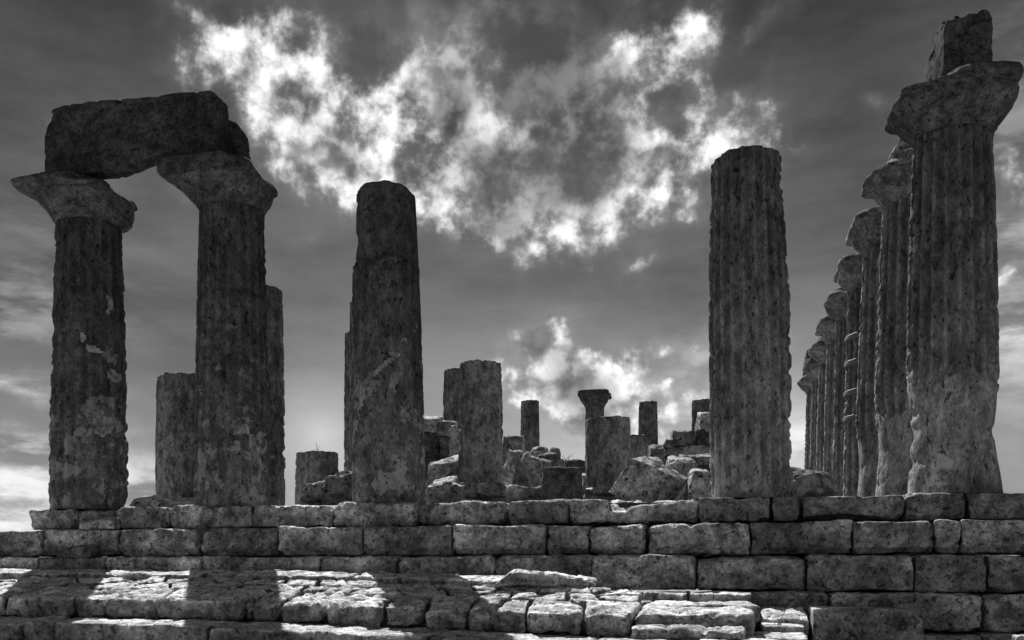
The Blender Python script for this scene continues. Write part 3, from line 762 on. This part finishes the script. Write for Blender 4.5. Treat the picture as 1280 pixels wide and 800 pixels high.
# right
tb = 17.2
bl, br, tr, tl = P(775, 628, tb), P(836, 624, tb), P(849, 600, tb), P(788, 571, tb)
lf = P(757, 612, tb)
cs = [lf + [.02, 0, -.05], P(822, 640, tb), P(822, 640, tb) + [.25, .55, .1], lf + [.25, .55, 0], tl, tr, tr + np.array([.2, .6, .08]), tl + np.array([.2, .6, .08])]
b = stone('stone_block', cs, M_BLOCK, rnd=.02, amp=.03, pit=.05, res=.03, chip=.2)
tag(b, 'large pitted block tipped on its edge, sloping down to the right', 'stone block')
rub('block with cut corner against the foot of the tall ragged column', [(858, 624), (892, 624), (892, 589), (866, 588)], 17.0, .6, name='stone_block', cat='stone block', floor=FL, rnd=.07, amp=.03)
rub('large boulder behind the tipped block', [(833, 620), (880, 620), (872, 574), (838, 573)], 19.6, .8, floor=FL, rnd=.10, amp=.05)
rub('squat stone left of the large boulder, above the tipped block', [(802, 605), (834, 605), (828, 574), (804, 574)], 20.4, .8, floor=PF, rnd=.08)
rub('flat layered slab on top of the large boulder', [(850, 582), (896, 582), (896, 569), (852, 570)], 20.2, .7, name='stone_slab', cat='stone slab', rnd=.04, amp=.04, mat=M_STEP)
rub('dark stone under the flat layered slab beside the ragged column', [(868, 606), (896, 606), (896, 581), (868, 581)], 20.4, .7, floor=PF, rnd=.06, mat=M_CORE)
rub('small dark block right of the little low stump', [(809, 580), (834, 580), (831, 559), (813, 559)], 22.4, .7, name='masonry_block', cat='stone block', floor=PF, rnd=.05)
rub('long wall course carrying the upper wall block', [(829, 584), (897, 584), (897, 556), (831, 557)], 22.8, .8, name='masonry_block', cat='stone block', floor=PF, rnd=.05, amp=.05)
rub('little rounded stone left of the upper wall block', [(829, 558), (842, 558), (841, 549), (833, 549)], 22.6, .4, name='loose_stone', cat='stone', rnd=.05)
rub('upper wall block on the long wall course', [(838, 558), (870, 558), (869, 538), (841, 538)], 22.8, .7, name='masonry_block', cat='stone block', rnd=.05, amp=.03)
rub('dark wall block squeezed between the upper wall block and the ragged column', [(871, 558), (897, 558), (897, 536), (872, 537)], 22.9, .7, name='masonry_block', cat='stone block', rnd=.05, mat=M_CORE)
rub('topmost small wall block beside the ragged column', [(873, 538), (897, 538), (897, 515), (875, 516)], 22.9, .6, name='masonry_block', cat='stone block', rnd=.04)
rub('pitted rounded boulder right of the tall ragged column, before the colonnade', [(985, 618), (1056, 618), (1048, 595), (992, 586)], 15.6, .7, floor=FL, rnd=.2, mat=M_SHAFT, amp=.04, pit=.05)
rub('low flat stone strip behind the second column', [(184, 632), (300, 632), (300, 626), (190, 627)], 18.6, .8, name='stone_slab', cat='stone slab', floor=FL, rnd=.03, amp=.02)

# ------------------------------------------------------------------ dry grass
def tuft(label, pos, n, h, spread, seed, group=None):
    g = random.Random(seed)
    V, Q = [], []
    for i in range(n):
        a = g.uniform(0, 6.283); rr_ = g.uniform(0, spread * .4)
        bx, by = math.cos(a) * rr_, math.sin(a) * rr_
        lx, ly = g.uniform(-spread, spread), g.uniform(-spread, spread)
        hh = h * g.uniform(.5, 1)
        w = 0.006
        k0 = len(V)
        for s in range(5):
            f = s / 4
            x, y, z = bx + lx * f * f, by + ly * f * f, hh * f
            ww = w * (1 - .7 * f)
            V += [(x - ww, y, z), (x + ww, y, z), (x, y + ww, z)]
        for s in range(4):
            o = k0 + s * 3
            for u_, v_ in ((0, 1), (1, 2), (2, 0)):
                Q.append([o + u_, o + v_, o + 3 + v_, o + 3 + u_])
    o = link('grass_tuft', mesh('grass_tuft', V, Q), None, tuple(pos), M_GRASS)
    return tag(o, label, 'grass', group)
GR = 'dry grass growing on the stones'
tuft('sparse dry stalks on the bright slab left of the smooth shaded block', (X(972, -3.0), -3.0, -1.90), 5, .30, .16, 1, GR)
p = P(397, 567, 29.0); tuft('tiny dry stalks on top of the short column stump', p - UP * .03, 5, .42, .12, 2, GR)
p = P(706, 576, 25.3); tuft('fine weeds on the low dark wall remnant', p - UP * .05, 8, .30, .3, 3, GR)
p = P(1217, 30, 14.68); tuft('short dry grass on the block of the corner column', np.array([p[0], p[1], 6.98]), 7, .16, .08, 4, GR)
for i, (px, lab) in enumerate([(112, 'tiny weed at the foot of the ramp, leftmost of three at the left'), (143, 'tiny weed at the foot of the ramp, middle of three at the left'), (184, 'tiny weed at the foot of the ramp, rightmost of three at the left')]):
    tuft(lab, (X(px, -4.35), -4.35, -1.86), 12, .06, .06, 10 + i, GR)

GW = 'tiny weeds rooted in the joints along the ledge'
gr_ = random.Random(77)
for i in range(26):
    px = gr_.uniform(20, 760)
    y_ = -4.3 + gr_.uniform(-.06, .05)
    x_ = X(px, y_)
    tuft('tiny weed rooted in the joint between ramp front and ledge', (x_, y_, -1.87 + float(droop(x_))), gr_.randint(6, 12), gr_.uniform(.06, .14), .07, 100 + i, GW)

# ------------------------------------------------------------------ ground
S = 4000
V = [(-S, -S, -2.75), (S, -S, -2.75), (S, S, -2.75), (-S, S, -2.75)]
g = link('ground', mesh('ground', V, [[0, 1, 2, 3]], False), None, (0, 0, 0), M_GROUND)
tag(g, 'dry pale earth around the temple', None, None, 'structure')

# ------------------------------------------------------------------ sun and sky
SUN_AZ, SUN_EL = R(-30.0), R(45.0)          # azimuth from +y, clockwise
sdir = Vector((math.sin(SUN_AZ) * math.cos(SUN_EL), math.cos(SUN_AZ) * math.cos(SUN_EL), math.sin(SUN_EL)))
sun = bpy.data.lights.new('sun', 'SUN'); sun.energy = 5.0; sun.angle = R(0.5); sun.color = (1, 0.995, 0.985)
so = bpy.data.objects.new('sun', sun); COL.objects.link(so)
so.rotation_euler = (-sdir).to_track_quat('-Z', 'Y').to_euler(); so.location = (0, 0, 30)

world = bpy.data.worlds.new('World'); scene.world = world
world.use_nodes = True
world.cycles.sampling_method = 'NONE'
#SKY_BEGIN
nt = world.node_tree
N, Lk = nt.nodes, nt.links
bg = N['Background']
def wm(op, a, b=None, c=None):
    n = N.new('ShaderNodeMath'); n.operation = op
    for i, v in enumerate((a, b, c)):
        if v is None:
            continue
        if isinstance(v, (int, float)):
            n.inputs[i].default_value = v
        else:
            Lk.new(v, n.inputs[i])
    return n.outputs[0]
def wmap(src, a, b, va=0.0, vb=1.0, smooth=True):
    r = N.new('ShaderNodeMapRange'); r.interpolation_type = 'SMOOTHSTEP' if smooth else 'LINEAR'
    for i, v in enumerate((a, b, va, vb)):
        r.inputs[i + 1].default_value = v
    Lk.new(src, r.inputs[0])
    return r.outputs[0]
sky = N.new('ShaderNodeTexSky'); sky.sky_type = 'NISHITA'; sky.sun_disc = False
sky.sun_elevation = SUN_EL; sky.sun_rotation = SUN_AZ % (2 * math.pi)
sky.air_density = 1.0; sky.dust_density = 1.0
bw = N.new('ShaderNodeRGBToBW'); Lk.new(sky.outputs[0], bw.inputs[0])
tc = N.new('ShaderNodeTexCoord')
sep = N.new('ShaderNodeSeparateXYZ'); Lk.new(tc.outputs['Generated'], sep.inputs[0])
az = wm('ARCTAN2', sep.outputs['X'], sep.outputs['Y'])
el = wm('ARCSINE', sep.outputs['Z'])
def noise(scale, detail, rough, vec=None, dist=0.0, out='Fac'):
    n = N.new('ShaderNodeTexNoise'); n.inputs['Scale'].default_value = scale; n.inputs['Detail'].default_value = detail
    n.inputs['Roughness'].default_value = rough; n.inputs['Distortion'].default_value = dist
    Lk.new(vec or tc.outputs['Generated'], n.inputs['Vector'])
    return n.outputs[out]
ae = N.new('ShaderNodeCombineXYZ'); Lk.new(az, ae.inputs[0]); Lk.new(el, ae.inputs[1])
def warp(amount, scale, detail):
    nz = noise(scale, detail, 0.6, out='Color')
    s = N.new('ShaderNodeVectorMath'); s.operation = 'SUBTRACT'; Lk.new(nz, s.inputs[0]); s.inputs[1].default_value = (.5, .5, .5)
    m = N.new('ShaderNodeVectorMath'); m.operation = 'SCALE'; Lk.new(s.outputs[0], m.inputs[0]); m.inputs['Scale'].default_value = amount
    a = N.new('ShaderNodeVectorMath'); a.operation = 'ADD'; Lk.new(ae.outputs[0], a.inputs[0]); Lk.new(m.outputs[0], a.inputs[1])
    return a.outputs[0]
W1 = warp(0.10, 10.0, 4)
def ang(px, py):
    v = FWD + (px - CX) / F * RIGHT + (CY - py) / F * UP
    v = v / np.linalg.norm(v)
    return math.atan2(v[0], v[1]), math.asin(v[2])
def blobs(lst, vec, plain=False):
    acc = None
    for (px, py, rx, ry, rot, amp) in lst:
        a, e = ang(px, py)
        g = N.new('ShaderNodeTexGradient'); g.gradient_type = 'QUADRATIC_SPHERE'
        g.texture_mapping.vector_type = 'TEXTURE'
        g.texture_mapping.translation = (a, e, 0)
        g.texture_mapping.rotation = (0, 0, R(rot))
        g.texture_mapping.scale = (rx / F * 2.5, ry / F * 2.5, 1)
        Lk.new(vec, g.inputs['Vector'])
        ex = g.outputs['Fac']
        acc = wm('MULTIPLY', ex, amp) if acc is None else wm('MULTIPLY_ADD', ex, amp, acc)
    return acc
BRIGHT = [
    (318, 42, 56, 36, 10, .85), (262, 78, 34, 16, 30, .45), (345, 85, 34, 36, 0, .4), (285, 15, 40, 20, 0, .45),
    (375, 160, 58, 40, -20, .95), (420, 195, 60, 45, -30, .95), (350, 130, 40, 30, 0, .6), (400, 85, 40, 30, 0, .45),
    (495, 200, 60, 45, 0, 1.0), (470, 140, 50, 50, 0, .8), (545, 130, 55, 50, 0, .85), (520, 90, 40, 25, 0, .6), (430, 215, 40, 40, 0, .8),
    (560, 235, 45, 38, -20, .8), (540, 255, 30, 20, 0, .5),
    (620, 285, 42, 26, 10, .95), (605, 190, 45, 70, 0, .85), (650, 235, 60, 50, 0, .9), (625, 85, 25, 20, 0, .5),
    (690, 250, 55, 45, 0, .85), (740, 240, 50, 50, 0, .85), (748, 305, 22, 40, 0, .9), (715, 200, 40, 40, 0, .6),
    (765, 180, 50, 45, 20, .8), (800, 75, 55, 38, 45, .9), (835, 25, 35, 30, 30, .7), (775, 110, 35, 25, 0, .7), (860, 50, 20, 30, 0, .45),
    (830, 215, 60, 40, 20, .9), (880, 175, 50, 36, 10, .8), (940, 150, 48, 28, 25, .9), (965, 120, 22, 22, 40, .7), (960, 180, 25, 16, 0, .5),
    (840, 265, 30, 14, 20, .4), (805, 318, 26, 14, 10, .55), (385, 296, 22, 12, -30, .5), (990, 190, 22, 9, 10, .35),
    (680, 425, 34, 25, 30, 0.89), (655, 418, 25, 11, 0, 0.71), (690, 405, 25, 15, 40, 0.66), (710, 450, 46, 35, 0, 0.95), (655, 478, 46, 21, -5, 1.01), (745, 470, 39, 38, 0, 0.95),
    (785, 440, 42, 20, 20, 0.85), (720, 520, 34, 28, 20, 0.95), (865, 425, 32, 14, 0, 0.9), (868, 465, 30, 18, 0, 0.85), (842, 515, 75, 40, 0, 0.85), (850, 485, 30, 16, 0, 0.7), (772, 505, 34, 25, 0, 0.48),
    (1266, 175, 32, 70, 0, 0.85), (1262, 340, 40, 24, 0, 0.6), (1088, 126, 13, 10, -30, 0.59), (965, 28, 80, 12, 18, 0.34),
    (218, 232, 21, 20, 0, 0.35), (110, 150, 138, 75, 0, 0.11)]
STREAK = [(20, 378, 70, 18, -6, .30), (10, 405, 50, 10, -8, .25), (25, 484, 60, 12, -2, .45), (10, 575, 110, 22, -9, .55), (10, 612, 110, 30, -4, .40), (185, 600, 60, 30, -6, .60), (20, 645, 90, 24, 0, .5),
          (1262, 410, 60, 16, -3, .50), (1265, 330, 70, 60, 0, .16), (1275, 455, 40, 40, 0, .25), (1000, 540, 50, 40, 0, .35), (60, 320, 120, 60, 0, .10), (1265, 210, 60, 110, 0, .30), (870, 440, 60, 22, 0, .25), (850, 520, 90, 40, 0, .3)]
CORE = [(690, 120, 85, 65, 0, .8), (640, 55, 90, 50, 0, .6), (745, 150, 50, 45, 0, .5), (558, 140, 30, 30, 0, .55), (460, 165, 28, 22, 0, .35),
        (480, 55, 70, 40, 0, .6), (580, 165, 16, 26, 0, .7), (600, 235, 14, 25, 0, .6), (410, 120, 30, 22, 0, .35), (720, 230, 30, 30, 0, .3)]
GLOW = [(690, 610, 280, 120, 0, .36), (400, 545, 60, 55, 0, .34), (990, 570, 70, 110, 0, .32), (1275, 540, 90, 130, 0, .16), (10, 620, 110, 60, 0, .20), (330, 610, 500, 120, 0, .05), (1240, 330, 80, 140, 0, .05),
        (700, 470, 420, 190, 0, .045)]
bright = blobs(BRIGHT, W1)
core = blobs(CORE, W1)
glow = blobs(GLOW, ae.outputs[0])
def shifted(dz, dx=0.0):
    a_ = N.new('ShaderNodeVectorMath'); a_.operation = 'ADD'
    Lk.new(tc.outputs['Generated'], a_.inputs[0]); a_.inputs[1].default_value = (dx, 0, dz)
    return a_.outputs[0]
fb = noise(13.0, 6, 0.60)
fbs = noise(13.0, 4, 0.60, shifted(0.016, -0.010))
fb2 = noise(42.0, 3, 0.65)
low = noise(8.0, 2, 0.5)
brc = wm('MINIMUM', bright, 1.0)
dens = wm('ADD', brc, wm('MULTIPLY', wm('SUBTRACT', fb, 0.5), 3.1))
dens = wm('ADD', dens, wm('MULTIPLY', wm('SUBTRACT', fb2, 0.5), 1.05))
gate = wmap(bright, 0.03, 0.30)
cl = wm('MULTIPLY', wmap(dens, 0.34, 1.15), gate)
relief = wmap(wm('SUBTRACT', fb, fbs), -0.11, 0.12, 0.38, 1.30)
lum = wm('MULTIPLY', wmap(dens, 0.2, 1.2, 0.13, 0.90), relief)
thick = wm('ADD', wm('ADD', bright, wm('MULTIPLY', core, 1.2)), wm('MULTIPLY', wm('SUBTRACT', low, 0.5), 5.5))
lum = wm('MULTIPLY', lum, wmap(thick, 0.9, 3.0, 1.0, 0.26))
shade = wm('MULTIPLY', wmap(wm('ADD', core, wm('MULTIPLY', wm('SUBTRACT', fb, .5), 1.2)), 0.25, 1.0), 0.85)
# wispy grey layer over the clear parts
st = N.new('ShaderNodeVectorMath'); st.operation = 'MULTIPLY'; st.inputs[1].default_value = (1.0, 3.2, 1.0)
Lk.new(ae.outputs[0], st.inputs[0])
wis = noise(3.4, 5, 0.62, st.outputs[0])
base = wmap(el, 0.02, 0.50, 0.150, 0.058, False)
base = wm('MULTIPLY', base, wmap(wis, .30, .70, .74, 1.42))
nsk = wm('POWER', wm('MULTIPLY', bw.outputs[0], 0.25), 0.15)
base = wm('MULTIPLY', base, nsk)
stn = noise(7.0, 5, 0.62, st.outputs[0])
streak = wm('MULTIPLY', blobs(STREAK, W1), wmap(stn, .40, .62))
veil = wm('MULTIPLY', wm('MINIMUM', wm('ADD', bright, wm('MULTIPLY', core, .7)), 1.3), wmap(fb, .34, .72, .02, .22))
base = wm('ADD', wm('ADD', wm('ADD', base, glow), streak), veil)
body = wm('ADD', wm('MULTIPLY', cl, wm('SUBTRACT', lum, base)), base)
coreL = wmap(wm('ADD', fb, wm('MULTIPLY', wm('SUBTRACT', fb, fbs), 1.5)), .3, .75, .06, .24)
body = wm('ADD', wm('MULTIPLY', shade, wm('SUBTRACT', coreL, body)), body)
val = wm('MULTIPLY', body, 10.0)
cc = N.new('ShaderNodeCombineColor')
for i in range(3):
    Lk.new(val, cc.inputs[i])
Lk.new(cc.outputs[0], bg.inputs['Color'])
bg.inputs['Strength'].default_value = 0.1
#SKY_END

# ------------------------------------------------------------------ camera
cam = bpy.data.cameras.new('camera')
cam.sensor_width = 36.0; cam.lens = F / 1280 * 36.0
cam.shift_x = (640 - CX) / 1280; cam.shift_y = (CY - 400) / 1280
cam.clip_start = 0.1; cam.clip_end = 12000
co = bpy.data.objects.new('camera', cam); COL.objects.link(co)
co.location = tuple(EYE); co.rotation_euler = (R(90), 0, YAW)
scene.camera = co

scene.render.engine = 'CYCLES'
scene.cycles.max_bounces = 4; scene.cycles.diffuse_bounces = 3; scene.cycles.glossy_bounces = 1
scene.cycles.transmission_bounces = 0; scene.cycles.transparent_max_bounces = 2; scene.cycles.caustics_reflective = False; scene.cycles.caustics_refractive = False
scene.view_settings.view_transform = 'Standard'
scene.view_settings.look = 'None'
scene.view_settings.exposure = 0
scene.view_settings.gamma = 1
